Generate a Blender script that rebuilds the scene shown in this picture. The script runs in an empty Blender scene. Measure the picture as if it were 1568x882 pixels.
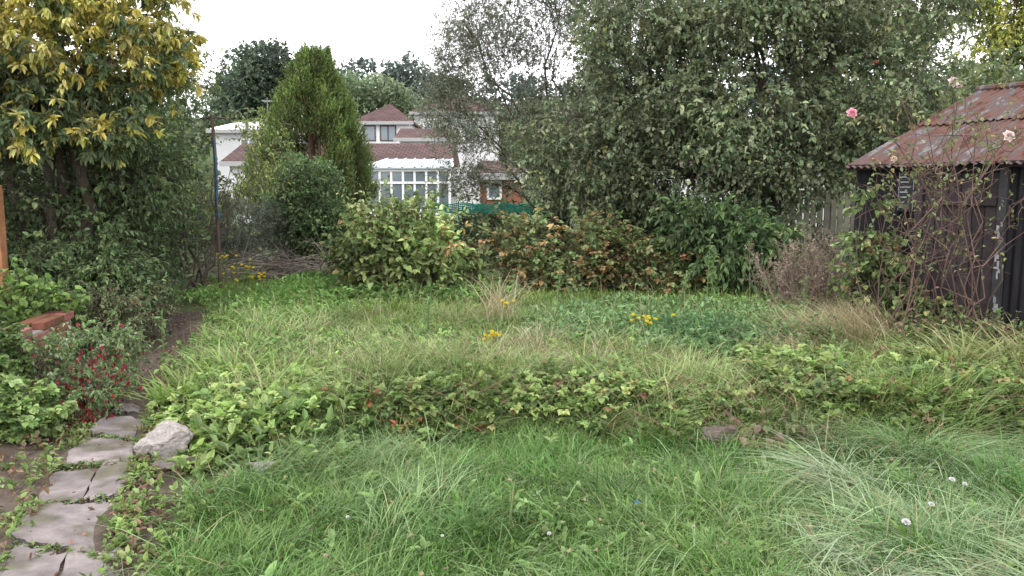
import bpy, math, numpy as np
R=np.random.default_rng(11)
scene=bpy.context.scene
LEAFGAIN=1.22
# ------------------------------------------------------------------ helpers
_lat=np.random.default_rng(3).random((256,256))
def vnoise(x,y,f=1.0,seed=0):
    x=np.asarray(x,float)*f+seed*17.3+1000; y=np.asarray(y,float)*f+seed*9.7+1000
    xi=np.floor(x).astype(int); yi=np.floor(y).astype(int)
    u=x-xi; v=y-yi; u=u*u*(3-2*u); v=v*v*(3-2*v)
    g=lambda a,b:_lat[a%256,b%256]
    return (g(xi,yi)*(1-u)+g(xi+1,yi)*u)*(1-v)+(g(xi,yi+1)*(1-u)+g(xi+1,yi+1)*u)*v
def sst(a,b,x):
    t=np.clip((np.asarray(x,float)-a)/(b-a),0,1); return t*t*(3-2*t)
def pathx(y): return -1.97-.350*(np.asarray(y,float)-3.3)
def edgeY(x): return 4.93-.5*(1-sst(-1.5,-.8,x))
def H(x,y):
    x=np.asarray(x,float); y=np.asarray(y,float)
    e=edgeY(x)+.2*(vnoise(x,y,1.6,5)-.5)
    up=sst(0,.35,y-e)*sst(.3,.8,x-pathx(y))
    h=.18*up*(1-sst(8,10,y))+.18*sst(8,10,y)
    h=h+.10*sst(.4,1.2,pathx(y)-x)*(1-sst(8,10,y))
    near=1-sst(14,20,y)
    h=h+near*(.06*(vnoise(x,y,1.1,1)-.5)+.03*(vnoise(x,y,3.1,2)-.5))*np.where(np.abs(x-pathx(y))<.5,.25,1)
    h=h+9*sst(58,115,y)+25*sst(115,400,y)
    return h
def unit(v): return v/np.maximum(np.linalg.norm(v,axis=-1,keepdims=True),1e-9)
def rdir(*s): return unit(R.normal(size=s+(3,)))
class MB:
    def __init__(s): s.V=[];s.F=[];s.C=[];s.M=[];s.n=0
    def add(s,V,F,C,m=0):
        V=np.asarray(V,float).reshape(-1,3); F=np.asarray(F,int)
        s.V.append(V); s.C.append(np.broadcast_to(np.asarray(C,float),V.shape).copy()); s.F.append(F+s.n)
        s.M.append(np.full(len(F),m)); s.n+=len(V)
    def build(s,name,mats,smooth=(),parent=None,loc=(0,0,0),rz=0):
        V=np.concatenate(s.V); C=np.concatenate(s.C); M=np.concatenate(s.M)
        loops=np.concatenate([f.ravel() for f in s.F]); sizes=np.concatenate([np.full(len(f),f.shape[1]) for f in s.F])
        me=bpy.data.meshes.new(name); me.vertices.add(len(V)); me.loops.add(len(loops)); me.polygons.add(len(sizes))
        me.vertices.foreach_set('co',V.astype(np.float32).ravel())
        me.loops.foreach_set('vertex_index',loops.astype(np.int32))
        st=np.zeros(len(sizes),np.int32); st[1:]=np.cumsum(sizes)[:-1]
        me.polygons.foreach_set('loop_start',st)
        me.polygons.foreach_set('material_index',M.astype(np.int32))
        me.polygons.foreach_set('use_smooth',np.isin(M,list(smooth)))
        for m in mats: me.materials.append(m)
        me.update(calc_edges=True)
        a=me.color_attributes.new('Col','FLOAT_COLOR','POINT')
        a.data.foreach_set('color',np.concatenate([np.clip(C,0,1),np.ones((len(C),1))],1).astype(np.float32).ravel())
        ob=bpy.data.objects.new(name,me); scene.collection.objects.link(ob)
        ob.location=loc; ob.rotation_euler=(0,0,rz)
        if parent: ob.parent=parent
        return ob
def empty(name,loc=(0,0,0),rz=0):
    e=bpy.data.objects.new(name,None); scene.collection.objects.link(e); e.location=loc; e.rotation_euler=(0,0,rz); return e
T6=np.array([[0,0,0],[.28,.5,1],[.68,.38,.6],[1,0,-1],[.68,-.38,.6],[.28,-.5,1]])
F6=np.array([[0,1,2,3],[0,3,4,5]])
T4=np.array([[0,0,0],[.45,.5,1],[1,0,-.6],[.45,-.5,1]]); F4=np.array([[0,1,2],[0,2,3]])
def leaves(mb,P,D,N,L,W,C,fold=.12,tm=6,m=0):
    n=len(P); S=unit(np.cross(D,N)); N=np.cross(S,D)
    T,F=(T6,F6) if tm==6 else (T4,F4)
    L=np.broadcast_to(L,(n,)); W=np.broadcast_to(W,(n,))
    V=P[:,None]+D[:,None]*(T[None,:,0]*L[:,None])[...,None]+S[:,None]*(T[None,:,1]*W[:,None])[...,None]+N[:,None]*(T[None,:,2]*fold*L[:,None])[...,None]
    k=len(T); FF=(F[None]+(np.arange(n)*k)[:,None,None]).reshape(-1,F.shape[1])
    CC=np.repeat(C,k,axis=0).reshape(n,k,3).copy(); CC[:,0]*=.8
    mb.add(V.reshape(-1,3),FF,CC.reshape(-1,3),m)
def segs(mb,A,B,ra,rb,C,m=1,k=3):
    n=len(A); d=unit(B-A); ref=np.where(np.abs(d[:,2:3])>.9,[[1.,0,0]],[[0,0,1.]]); u=unit(np.cross(d,ref)); v=np.cross(d,u)
    a=np.arange(k)*2*math.pi/k; ra=np.broadcast_to(ra,(n,)); rb=np.broadcast_to(rb,(n,))
    off=u[:,None]*np.cos(a)[None,:,None]+v[:,None]*np.sin(a)[None,:,None]
    V=np.concatenate([A[:,None]+off*ra[:,None,None],B[:,None]+off*rb[:,None,None]],1)
    F=np.array([[i,(i+1)%k,k+(i+1)%k,k+i] for i in range(k)])
    FF=(F[None]+(np.arange(n)*2*k)[:,None,None]).reshape(-1,4)
    mb.add(V.reshape(-1,3),FF,C,m)
def chain(mb,pts,rad,C,m=1,k=7):
    pts=np.asarray(pts,float); n=len(pts); rad=np.broadcast_to(rad,(n,))
    t=unit(np.gradient(pts,axis=0)); ref=np.array([.3,.9,.1]); u=unit(np.cross(t,ref)); v=np.cross(t,u)
    a=np.arange(k)*2*math.pi/k
    V=pts[:,None]+(u[:,None]*np.cos(a)[None,:,None]+v[:,None]*np.sin(a)[None,:,None])*rad[:,None,None]
    F=[[i*k+j,i*k+(j+1)%k,(i+1)*k+(j+1)%k,(i+1)*k+j] for i in range(n-1) for j in range(k)]
    mb.add(V.reshape(-1,3),F,C,m)
def limb(mb,a,b,r0,r1,C,n=7,wob=.12,sag=0.0,m=1,k=6):
    a=np.array(a,float); b=np.array(b,float); t=np.linspace(0,1,n)[:,None]; L=np.linalg.norm(b-a)
    p=a+(b-a)*t; w=R.normal(size=(n,3))*wob*L*.25; w[0]=0; w=w*np.sin(t*math.pi*.9+.05)
    p=p+w; p[:,2]+=sag*L*np.sin(t[:,0]*math.pi)
    chain(mb,p,np.linspace(r0,r1,n),C,m,k); return p
def pal(n,items):
    c=np.array([i[0] for i in items],float); w=np.array([i[1] for i in items],float); w/=w.sum()
    return c[R.choice(len(c),n,p=w)]
def spray(mb,S,D,LEN,nl,LL,WR,C,droop=.3,hang=.3,spread=.8,tmin=.2,up=1.,wood=None,wr=.003,tm=6,jit=.25,fold=.12,tri=False,lc=None):
    n=len(S); LEN=np.broadcast_to(LEN,(n,)).astype(float); C=C*LEAFGAIN
    t=tmin+(1-tmin)*(np.arange(nl)[None]+R.random((n,nl)))/nl
    P=S[:,None]+D[:,None]*(LEN[:,None]*t)[...,None]; P[...,2]-=droop*LEN[:,None]*t*t
    tan=D[:,None]+np.array([0,0,-1.])*(2*droop*t)[...,None]
    ld=unit(unit(tan)*.6+rdir(n,nl)*spread+np.array([0,0,-1.])*hang)
    nn=unit(rdir(n,nl)*.6+np.array([0,0,1.])*up)
    L=LL*R.uniform(.55,1.25,(n,nl))
    CC=C[:,None]*R.uniform(1-jit,1+jit,(n,nl,1))*R.uniform(1-jit*.35,1+jit*.35,(n,nl,3))
    if lc is not None:
        pick=R.random((n,nl))<lc[1]; CC[pick]=np.array(lc[0])*R.uniform(.7,1.2,(pick.sum(),1))
    P=P.reshape(-1,3);ld=ld.reshape(-1,3);nn=nn.reshape(-1,3);L=L.ravel();CC=CC.reshape(-1,3)
    leaves(mb,P,ld,nn,L,L*WR,CC,fold,tm)
    if tri:
        s=unit(np.cross(ld,nn))
        for q in(-1,1):
            leaves(mb,P,unit(ld*.35+s*q),nn,L*.85,L*WR*.85,CC*R.uniform(.85,1.1,(len(CC),1)),fold,tm)
    if wood is not None:
        q=np.array([0,.5,1.]); pts=S[:,None]+D[:,None]*(LEN[:,None]*q)[...,None]; pts[...,2]-=droop*LEN[:,None]*q*q
        segs(mb,pts[:,0],pts[:,1],wr,wr*.75,wood); segs(mb,pts[:,1],pts[:,2],wr*.75,wr*.3,wood)
def lump(B,k=6,s=(.3,.5),out=.85):
    o=list(map(tuple,B))
    for b in B:
        b=np.array(b,float)
        for _ in range(k):
            d=rdir(1)[0]; f=R.uniform(*s); o.append(tuple(b[:3]+d*b[3:]*out)+tuple(b[3:]*f))
    return np.array(o)
def bpts(B,n,shell=.35,gap=0.,gf=1.2,zmin=.2,seed=0,tone=0.):
    B=np.array(B,float); w=(B[:,3]*B[:,4]*B[:,5])**(2/3); i=R.choice(len(B),n,p=w/w.sum())
    d=rdir(n); r=R.random(n)**shell; P=B[i,:3]+d*B[i,3:]*r[:,None]; O=unit(d/B[i,3:])
    bt=R.uniform(1-tone,1+tone,len(B))[i]
    k=P[:,2]>zmin
    if gap>0: k&=(.6*vnoise(P[:,0]+.4*P[:,1],P[:,2],gf,seed)+.4*vnoise(P[:,0]-.3*P[:,1],P[:,2],gf*2.7,seed+1))>gap
    return (P[k],O[k]) if not tone else (P[k],O[k],bt[k][:,None])
def clumpvar(P,f=1.5,a=.35,seed=0):
    return (1+a*2*(vnoise(P[:,0]+P[:,1]*.7,P[:,2]+P[:,1]*.3,f,seed)-.5))[:,None]
# ------------------------------------------------------------------ materials
def newmat(name):
    m=bpy.data.materials.new(name); m.use_nodes=True; nt=m.node_tree; b=nt.nodes['Principled BSDF']; return m,nt,b
def leafmat(name='leaf_surface',trans=.27,rough=.5,spec=.3,bk=.22):
    m,nt,b=newmat(name); N=nt.nodes; L=nt.links
    a=N.new('ShaderNodeAttribute'); a.attribute_name='Col'
    g=N.new('ShaderNodeNewGeometry'); mx=N.new('ShaderNodeMixRGB'); mx.blend_type='MIX'; mx.inputs[2].default_value=(.18,.22,.14,1)
    mf=N.new('ShaderNodeMath'); mf.operation='MULTIPLY'; mf.inputs[1].default_value=bk
    L.new(g.outputs['Backfacing'],mf.inputs[0]); L.new(mf.outputs[0],mx.inputs[0]); L.new(a.outputs['Color'],mx.inputs[1])
    L.new(mx.outputs[0],b.inputs['Base Color']); b.inputs['Roughness'].default_value=rough; b.inputs['Specular IOR Level'].default_value=spec
    t=N.new('ShaderNodeBsdfTranslucent'); hs=N.new('ShaderNodeHueSaturation'); hs.inputs['Saturation'].default_value=1.1; hs.inputs['Value'].default_value=1.3
    L.new(a.outputs['Color'],hs.inputs['Color']); L.new(hs.outputs[0],t.inputs[0])
    ms=N.new('ShaderNodeMixShader'); ms.inputs[0].default_value=trans
    L.new(b.outputs[0],ms.inputs[1]); L.new(t.outputs[0],ms.inputs[2]); L.new(ms.outputs[0],N['Material Output'].inputs[0]); return m
LEAF=leafmat(); GRASS=leafmat('grass_surface',.28,.5,.3,0.); PETAL=leafmat('petal_surface',.4,.6,.2,0.)
def attrmat(name,rough=.85,nf=12,amt=.5,bump=.0,spec=.3,bf=None):
    m,nt,b=newmat(name); N=nt.nodes; L=nt.links
    a=N.new('ShaderNodeAttribute'); a.attribute_name='Col'; tc=N.new('ShaderNodeTexCoord')
    n=N.new('ShaderNodeTexNoise'); n.inputs['Scale'].default_value=nf; n.inputs['Detail'].default_value=6; n.inputs['Roughness'].default_value=.65
    L.new(tc.outputs['Object'],n.inputs['Vector'])
    mr=N.new('ShaderNodeMapRange'); mr.inputs[1].default_value=.25; mr.inputs[2].default_value=.75; mr.inputs[3].default_value=1-amt; mr.inputs[4].default_value=1+amt
    L.new(n.outputs[0],mr.inputs[0]); v=N.new('ShaderNodeVectorMath'); v.operation='SCALE'
    L.new(a.outputs['Color'],v.inputs[0]); L.new(mr.outputs[0],v.inputs['Scale']); L.new(v.outputs[0],b.inputs['Base Color'])
    b.inputs['Roughness'].default_value=rough; b.inputs['Specular IOR Level'].default_value=spec
    if bump:
        n2=N.new('ShaderNodeTexNoise'); n2.inputs['Scale'].default_value=bf or nf*3; n2.inputs['Detail'].default_value=8; L.new(tc.outputs['Object'],n2.inputs['Vector'])
        bp=N.new('ShaderNodeBump'); bp.inputs['Strength'].default_value=bump; bp.inputs['Distance'].default_value=.01; L.new(n2.outputs[0],bp.inputs['Height']); L.new(bp.outputs[0],b.inputs['Normal'])
    return m
BARK=attrmat('bark',.9,25,.4,.6); STONE=attrmat('stone',.9,9,.45,.9); BRICK=attrmat('brick_face',.9,20,.35,.7)
PAINT=attrmat('painted_render',.7,1.5,.08); PLANK=attrmat('weathered_wood',.85,7,.4,.3)
BARKC=np.array([.09,.07,.055]); TWIG=np.array([.11,.09,.07])
def tilemat():
    m,nt,b=newmat('roof_tiles'); N=nt.nodes; L=nt.links; tc=N.new('ShaderNodeTexCoord')
    br=N.new('ShaderNodeTexBrick'); br.inputs['Scale'].default_value=1; br.inputs['Brick Width'].default_value=.3; br.inputs['Row Height'].default_value=.22; br.inputs['Mortar Size'].default_value=.025
    br.inputs['Color1'].default_value=(.115,.066,.058,1); br.inputs['Color2'].default_value=(.085,.053,.05,1); br.inputs['Mortar'].default_value=(.03,.022,.022,1)
    L.new(tc.outputs['Object'],br.inputs['Vector']); n=N.new('ShaderNodeTexNoise'); n.inputs['Scale'].default_value=1.3; n.inputs['Detail'].default_value=5; L.new(tc.outputs['Object'],n.inputs['Vector'])
    mx=N.new('ShaderNodeMixRGB'); mx.blend_type='OVERLAY'; mx.inputs[0].default_value=.6; L.new(br.outputs[0],mx.inputs[1]); L.new(n.outputs[0],mx.inputs[2]); L.new(mx.outputs[0],b.inputs['Base Color']); b.inputs['Roughness'].default_value=.9; b.inputs['Specular IOR Level'].default_value=.15; return m
TILE=tilemat()
def glassmat():
    m,nt,b=newmat('window_glass'); b.inputs['Base Color'].default_value=(.12,.15,.17,1); b.inputs['Roughness'].default_value=.08; b.inputs['Specular IOR Level'].default_value=.8; return m
GLASS=glassmat()
def ironmat(name,cols,base_r=.75,sc=2.,streak=(6,6,.6),spec=.3):
    m,nt,b=newmat(name); N=nt.nodes; L=nt.links; tc=N.new('ShaderNodeTexCoord')
    mp=N.new('ShaderNodeMapping'); mp.inputs['Scale'].default_value=streak; L.new(tc.outputs['Object'],mp.inputs[0])
    n=N.new('ShaderNodeTexNoise'); n.inputs['Scale'].default_value=sc; n.inputs['Detail'].default_value=9; n.inputs['Roughness'].default_value=.72; L.new(mp.outputs[0],n.inputs['Vector'])
    r=N.new('ShaderNodeValToRGB'); r.color_ramp.elements.remove(r.color_ramp.elements[0])
    for i,(p,c) in enumerate(cols):
        e=r.color_ramp.elements[0] if i==0 else r.color_ramp.elements.new(p)
        e.position=p; e.color=(*c,1)
    L.new(n.outputs[0],r.inputs[0]); L.new(r.outputs[0],b.inputs['Base Color']); b.inputs['Roughness'].default_value=base_r; b.inputs['Specular IOR Level'].default_value=spec
    return m
ROOFIRON=ironmat('rusty_painted_iron',[(.30,(.03,.02,.018)),(.40,(.06,.03,.024)),(.47,(.115,.058,.045)),(.52,(.10,.066,.06)),(.56,(.075,.07,.072)),(.62,(.19,.175,.175)),(.67,(.08,.05,.045)),(.78,(.06,.03,.022))],.9,1.7,(4,1.0,1.0),.12)
WALLIRON=ironmat('tarred_iron',[(.3,(.006,.006,.008)),(.52,(.011,.010,.013)),(.62,(.02,.017,.018)),(.70,(.05,.028,.022)),(.8,(.12,.11,.11))],.7,2.,(5,5,.5),.2)
# ------------------------------------------------------------------ ground
xs=np.concatenate([-np.geomspace(400,7.2,22),np.arange(-7,7.01,.07),np.geomspace(7.2,400,22)])
ys=np.concatenate([[-300,-80,-20,-6,-2,0,1],np.arange(1.5,14,.07),np.geomspace(14.2,600,40)])
XX,YY=np.meshgrid(xs,ys); ZZ=H(XX,YY)
mb=MB(); nx=len(xs); ny=len(ys)
idx=np.arange(nx*ny).reshape(ny,nx)
F=np.stack([idx[:-1,:-1],idx[:-1,1:],idx[1:,1:],idx[1:,:-1]],-1).reshape(-1,4)
px=pathx(YY); soil=((XX<px+.45)&(YY<9.5)).astype(float)
g=np.array([.055,.08,.025]); s=np.array([.085,.064,.05])
v=vnoise(XX,YY,4,7)
C=g[None,None]*(.7+.6*v[...,None])*(1-soil[...,None])+s*(.5+.8*v[...,None])*soil[...,None]
mb.add(np.stack([XX,YY,ZZ],-1).reshape(-1,3),F,C.reshape(-1,3),0)
mb.build('ground',[attrmat('soil_and_turf',.95,14,.5,.9)],smooth=(0,))
mb=MB()
# broken concrete: pieces defined as (y start, y end, u start, u end, slant start, slant end, half width)
slabs=[(2.2,2.86,-1,1,.0,.10,.24),(2.885,3.36,-1,.12,.10,-.05,.24),(2.875,3.45,.16,1,.10,-.07,.24),(3.40,3.93,-1,1,-.06,.07,.235),(3.965,4.40,-1,-.05,.07,.02,.22),(3.955,4.5,.0,1,.07,.05,.22),(4.53,4.98,-1,1,.05,-.05,.19),(5.05,5.45,-.9,.8,-.04,.04,.17),(5.6,5.85,-.8,.6,.03,.0,.14)]
for si,(a,b,u0,u1,s0,s1,w) in enumerate(slabs):
    n=30; us=np.linspace(u0,u1,20); V=[]; tilt=R.normal()*.012; dz=R.uniform(-.004,.006)
    for i in range(n):
        f=i/(n-1)
        for j,u in enumerate(us):
            yy=(a+s0*u)*(1-f)+(b+s1*u)*f
            sd=3 if u<0 else 8
            ww=w*(1+.55*(vnoise(yy,sd,2.2,3)-.5)+.28*(vnoise(yy,sd,9,4)-.5))
            edge=abs(2*f-1)**6; yj=yy+edge*(.09*(vnoise(u*2.2,si*3+round(f),2.4,4)-.5)+.035*(vnoise(u*9,si+round(f)*5,2,14)-.5))
            eu=.018*(vnoise(yy*9,si,2,8)-.5) if (j in(0,19)) else 0
            V.append([pathx(yy)+u*ww+eu, yj, H(pathx(yy),yy)+.012+dz+tilt*u+.012*vnoise(yy,u,3,6)-.007*(abs(u)>.93)])
    V=np.array(V); m=len(us)
    F=[[i*m+j,i*m+j+1,(i+1)*m+j+1,(i+1)*m+j] for i in range(n-1) for j in range(m-1)]
    cc=np.array([.185,.160,.155])*R.uniform(.85,1.12)
    col=cc*(.65+.6*vnoise(V[:,0],V[:,1],5,2))[:,None]; mo=np.clip((vnoise(V[:,0],V[:,1],4.5,12)*.6+vnoise(V[:,0],V[:,1],14,13)*.4-.5)*4,0,.8)[:,None]
    col=col*(1-mo)+np.array([.085,.08,.05])*mo
    mb.add(V,F,col,0)
    per=[j for j in range(m)]+[i*m+m-1 for i in range(1,n)]+[(n-1)*m+j for j in range(m-2,-1,-1)]+[i*m for i in range(n-2,0,-1)]
    P=V[per]; Q=P.copy(); Q[:,2]-=.06; k=len(per)
    mb.add(np.concatenate([P,Q]),[[i,i+k,(i+1)%k+k,(i+1)%k] for i in range(k)],cc*.5,0)
mb.build('garden_path',[attrmat('worn_concrete',.95,9,.42,.8,bf=45)],smooth=())
# ------------------------------------------------------------------ grass
def grass(mb,X,Y,h,ang,lean,w,C0,C1,m=0,sj=.7):
    n=len(X); Z=H(X,Y); ca,sa=np.cos(ang),np.sin(ang); sd=ang+math.pi/2+R.normal(0,sj,n)
    lv=[(0,.8),(.38,1),(.74,.65),(1,.0)]; V=[];CC=[]
    ln=np.minimum(lean,1.7)
    for s_,ww in lv:
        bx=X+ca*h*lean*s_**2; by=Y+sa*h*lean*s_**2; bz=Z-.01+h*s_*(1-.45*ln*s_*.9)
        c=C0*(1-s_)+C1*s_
        if ww>0:
            for q in(-1,1): V.append(np.stack([bx+q*np.cos(sd)*w*ww*.5,by+q*np.sin(sd)*w*ww*.5,bz],-1)); CC.append(c)
        else: V.append(np.stack([bx,by,bz],-1)); CC.append(c)
    V=np.stack(V,1); CC=np.stack(CC,1); k=7; o=(np.arange(n)*k)[:,None]
    q=np.concatenate([np.array([[0,1,3,2]])+o,np.array([[2,3,5,4]])+o]); t=np.array([[4,5,6]])+o
    mb.add(V.reshape(-1,3),q,CC.reshape(-1,3),m)
    mb.F.append(t+mb.n-n*k); mb.M.append(np.full(n,m))
def gcol(n,a,b,X,Y,f=1.5,seed=0,dry=.04):
    v=(.6*vnoise(X,Y,f,seed)+.4*vnoise(X,Y,f*4,seed+1))[:,None]; v=np.clip((v-.5)*2.1+.5,0,1)
    c=np.array(a)*(1-v)+np.array(b)*v
    c=c*R.uniform(.65,1.3,(n,1)); d=R.random(n)<dry; c[d]=np.array([.38,.33,.18])*R.uniform(.7,1.1,(d.sum(),1)); return c
mb=MB()
def lawn_left(Y): return np.interp(Y,[2.5,3.3,3.9,4.4,5.2],[-1.38,-1.55,-1.68,-1.35,-1.2])
def tufted(n,nt_,x0,x1,y0,y1,yp,sp,cond,hr,wr_,a,b,f,seed,dry,leanr=(.35,1.1),radial=.6,c0=.5):
    cx=R.uniform(x0,x1,nt_); cy=y0+(y1-y0)*R.random(nt_)**yp; sz=R.uniform(.5,1.6,nt_)**1.5*(.25+1.5*vnoise(cx,cy,1.3,seed+40)); tc_=R.uniform(.70,1.25,nt_); ta=vnoise(cx,cy,.9,seed+3)*9+R.normal(0,.7,nt_)
    c=R.integers(0,nt_,n); ox=R.normal(0,sp,n)*np.sqrt(sz[c]+.2); oy=R.normal(0,sp,n)*np.sqrt(sz[c]+.2); X=cx[c]+ox; Y=cy[c]+oy
    k=cond(X,Y); X,Y,c,ox,oy=X[k],Y[k],c[k],ox[k],oy[k]; n=len(X)
    ang=np.where(R.random(n)<radial,np.arctan2(oy,ox),ta[c])+R.normal(0,.55,n)
    C1=gcol(n,a,b,X,Y,f,seed,dry)*tc_[c][:,None]
    grass(mb,X,Y,R.uniform(*hr,n)*(.5+.55*sz[c]),ang,R.uniform(*leanr,n),wr_*R.uniform(.6,1.4,n),C1*c0*np.array([.92,.95,.8]),C1)  # roots coloured darker than tips, painting extra shading contrast into the turf
fc=lambda X,Y:(X>lawn_left(Y)+.14*(vnoise(X,Y,5,3)-.5))&(Y<edgeY(X)+.14)&(np.abs(X)<Y*.72+.2)&(Y>2.4)
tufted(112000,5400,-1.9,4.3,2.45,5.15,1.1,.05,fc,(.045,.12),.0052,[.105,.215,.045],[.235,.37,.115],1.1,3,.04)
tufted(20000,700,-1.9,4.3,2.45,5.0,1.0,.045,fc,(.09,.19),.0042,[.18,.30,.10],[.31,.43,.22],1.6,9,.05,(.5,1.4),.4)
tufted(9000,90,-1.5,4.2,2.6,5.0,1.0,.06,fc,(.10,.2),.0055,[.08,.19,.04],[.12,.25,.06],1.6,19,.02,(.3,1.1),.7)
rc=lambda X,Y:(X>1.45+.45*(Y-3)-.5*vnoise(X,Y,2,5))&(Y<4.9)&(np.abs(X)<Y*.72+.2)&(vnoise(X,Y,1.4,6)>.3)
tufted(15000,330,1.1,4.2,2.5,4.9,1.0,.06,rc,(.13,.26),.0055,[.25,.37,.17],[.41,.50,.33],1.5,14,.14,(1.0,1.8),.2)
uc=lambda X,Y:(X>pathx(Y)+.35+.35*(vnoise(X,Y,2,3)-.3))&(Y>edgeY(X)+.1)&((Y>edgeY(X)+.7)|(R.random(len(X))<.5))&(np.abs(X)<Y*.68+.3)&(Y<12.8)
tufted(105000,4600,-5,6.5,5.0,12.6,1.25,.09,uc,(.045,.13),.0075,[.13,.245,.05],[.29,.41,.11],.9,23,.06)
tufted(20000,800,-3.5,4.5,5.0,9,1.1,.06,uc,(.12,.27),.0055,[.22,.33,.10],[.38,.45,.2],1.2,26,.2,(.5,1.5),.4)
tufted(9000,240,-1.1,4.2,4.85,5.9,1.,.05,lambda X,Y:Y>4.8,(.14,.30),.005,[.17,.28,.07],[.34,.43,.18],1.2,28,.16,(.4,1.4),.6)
mb.build('grass',[GRASS])
mb=MB()
def tuft(cx,cy,sx,sy,n,h,w,c0,c1,lean=(.3,1.2),ang=None,radial=False,dry=.2,spreadang=.8):
    X=cx+R.normal(0,sx,n); Y=cy+R.normal(0,sy,n)
    if radial: a=np.arctan2(Y-cy,X-cx)+R.normal(0,.5,n)
    elif ang is None: a=R.uniform(0,6.28,n)
    else: a=ang+R.normal(0,spreadang,n)
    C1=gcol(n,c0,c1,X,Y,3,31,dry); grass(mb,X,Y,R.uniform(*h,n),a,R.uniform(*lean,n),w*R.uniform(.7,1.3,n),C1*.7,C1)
ST0=[.36,.31,.18]; ST1=[.52,.46,.30]
for cx,cy in[(-.6,6.2),(-.1,6.5),(.25,6.9),(.6,6.0),(-1.0,6.6),(1.2,6.3),(.1,6.1),(-.3,7.0),(1.9,5.9),(.5,7.4),(-1.5,6.2)]:
    tuft(cx,cy,.15,.11,120,(.15,.34),.004,ST0,ST1,(.4,1.4),radial=True)
tuft(.1,6.3,1.3,.5,600,(.2,.42),.003,ST0,ST1)
tuft(3.0,7.3,.22,.2,900,(.2,.55),.005,ST0,ST1,(.5,1.5),math.pi,spreadang=.9)
tuft(3.4,7.5,.14,.15,650,(.25,.6),.005,ST0,ST1,(.4,1.3),2.6)
tuft(2.35,6.9,.15,.12,300,(.2,.4),.005,ST0,ST1,(.6,1.5),2.8)
tuft(-.15,8.4,.10,.15,170,(.35,.8),.006,ST0,ST1,(.2,.8))
tuft(.25,7.2,.12,.12,160,(.15,.3),.005,[.5,.45,.3],[.6,.55,.4],(.3,1),radial=True)
tuft(.5,8,2.2,1.3,600,(.25,.5),.003,ST0,ST1,(.1,.6))
mb.build('dry_grass',[GRASS])
def strap(name,spots):
    global mb; mb=MB()
    for s_ in spots: tuft(*s_[:-1],**s_[-1])
    mb.build(name,[GRASS])
G0=[.17,.29,.06];G1=[.30,.42,.12]
strap('iris_clump',[(-2.45,5.75,.13,.08,45,(.2,.36),.020,G0,G1,dict(lean=(.3,1.1),radial=True,dry=.03)),(-2.1,5.95,.12,.08,45,(.2,.36),.020,G0,G1,dict(lean=(.3,1.1),radial=True,dry=.03)),(-2.6,6.2,.1,.08,40,(.2,.34),.018,G0,G1,dict(lean=(.3,1.1),radial=True,dry=.03)),(-1.7,6.0,.12,.1,40,(.2,.3),.016,G0,G1,dict(lean=(.3,1.1),radial=True,dry=.05))])
LG0=[.16,.22,.07]; LG1=[.28,.34,.13]
strap('daylily_clump',[(3.35,5.9,.12,.1,90,(.35,.62),.015,LG0,LG1,dict(lean=(.5,1.5),radial=True,dry=.25)),(3.9,6.1,.16,.12,120,(.35,.65),.015,LG0,LG1,dict(lean=(.5,1.5),radial=True,dry=.3)),(3.65,5.6,.12,.1,80,(.3,.55),.013,LG0,LG1,dict(lean=(.5,1.5),radial=True,dry=.35)),(4.3,6.3,.2,.1,120,(.35,.6),.015,LG0,[.4,.4,.14],dict(lean=(.5,1.5),radial=True,dry=.5))])
# ------------------------------------------------------------------ low plants
def low(mb,X,Y,h,nl,LL,WR,C,tri=False,up=1.6,hang=.1,zoff=0,droop=.35,lc=None,spread=.9):
    n=len(X); S=np.stack([X,Y,H(X,Y)+zoff],-1); D=unit(rdir(n)*np.array([1,1,.3])*.8+np.array([0,0,1.]))
    spray(mb,S,D,h,nl,LL,WR,C,droop=droop,hang=hang,spread=spread,tmin=.35,up=up,wood=np.array([.10,.10,.04]),wr=.002,tri=tri,lc=lc)
def scat(n,x0,x1,y0,y1,cond=None,nf=None,th=.5,seed=0):
    X=R.uniform(x0,x1,n);Y=R.uniform(y0,y1,n); k=np.ones(n,bool)
    if cond is not None:k&=cond(X,Y)
    if nf:k&=(.65*vnoise(X,Y,nf,seed)+.35*vnoise(X,Y,nf*3,seed+1))>th
    return X[k],Y[k]
BR=[([.14,.205,.065],4),([.20,.28,.09],3),([.27,.34,.12],2.2),([.09,.14,.05],2),([.20,.13,.08],.15),([.30,.25,.11],.35)]
mb=MB()
X,Y=scat(2700,-1.15,4.1,4.86,5.8,lambda x,y:(y>edgeY(x)-.04+.22*vnoise(x,y,2.4,9)),1.5,.43,41)
low(mb,X,Y,(.05+.22*R.random(len(X)))*(.4+1.1*vnoise(X,Y,1.5,77)),4,.050,.78,pal(len(X),BR)*clumpvar(np.stack([X,Y,Y],-1),1.5,.35,4),tri=True,lc=([.30,.19,.09],.025))
X,Y=scat(1300,1.8,4.2,5.2,6.4,None,2.0,.42,42)
low(mb,X,Y,R.uniform(.12,.38,len(X)),5,.055,.75,pal(len(X),BR),tri=True,lc=([.3,.18,.08],.03))
X,Y=scat(130,-1.05,-.25,4.9,5.3); low(mb,X,Y,R.uniform(.18,.36,len(X)),6,.055,.75,pal(len(X),BR)*.9,tri=True,lc=([.35,.12,.06],.04))
X,Y=scat(70,1.2,1.9,4.85,5.1); low(mb,X,Y,R.uniform(.1,.25,len(X)),5,.07,.6,pal(len(X),[([.18,.13,.09],2),([.14,.16,.07],2)]),hang=.6)
n=60; X=R.uniform(-1,4,n); Y=R.uniform(4.95,5.5,n)
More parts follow.
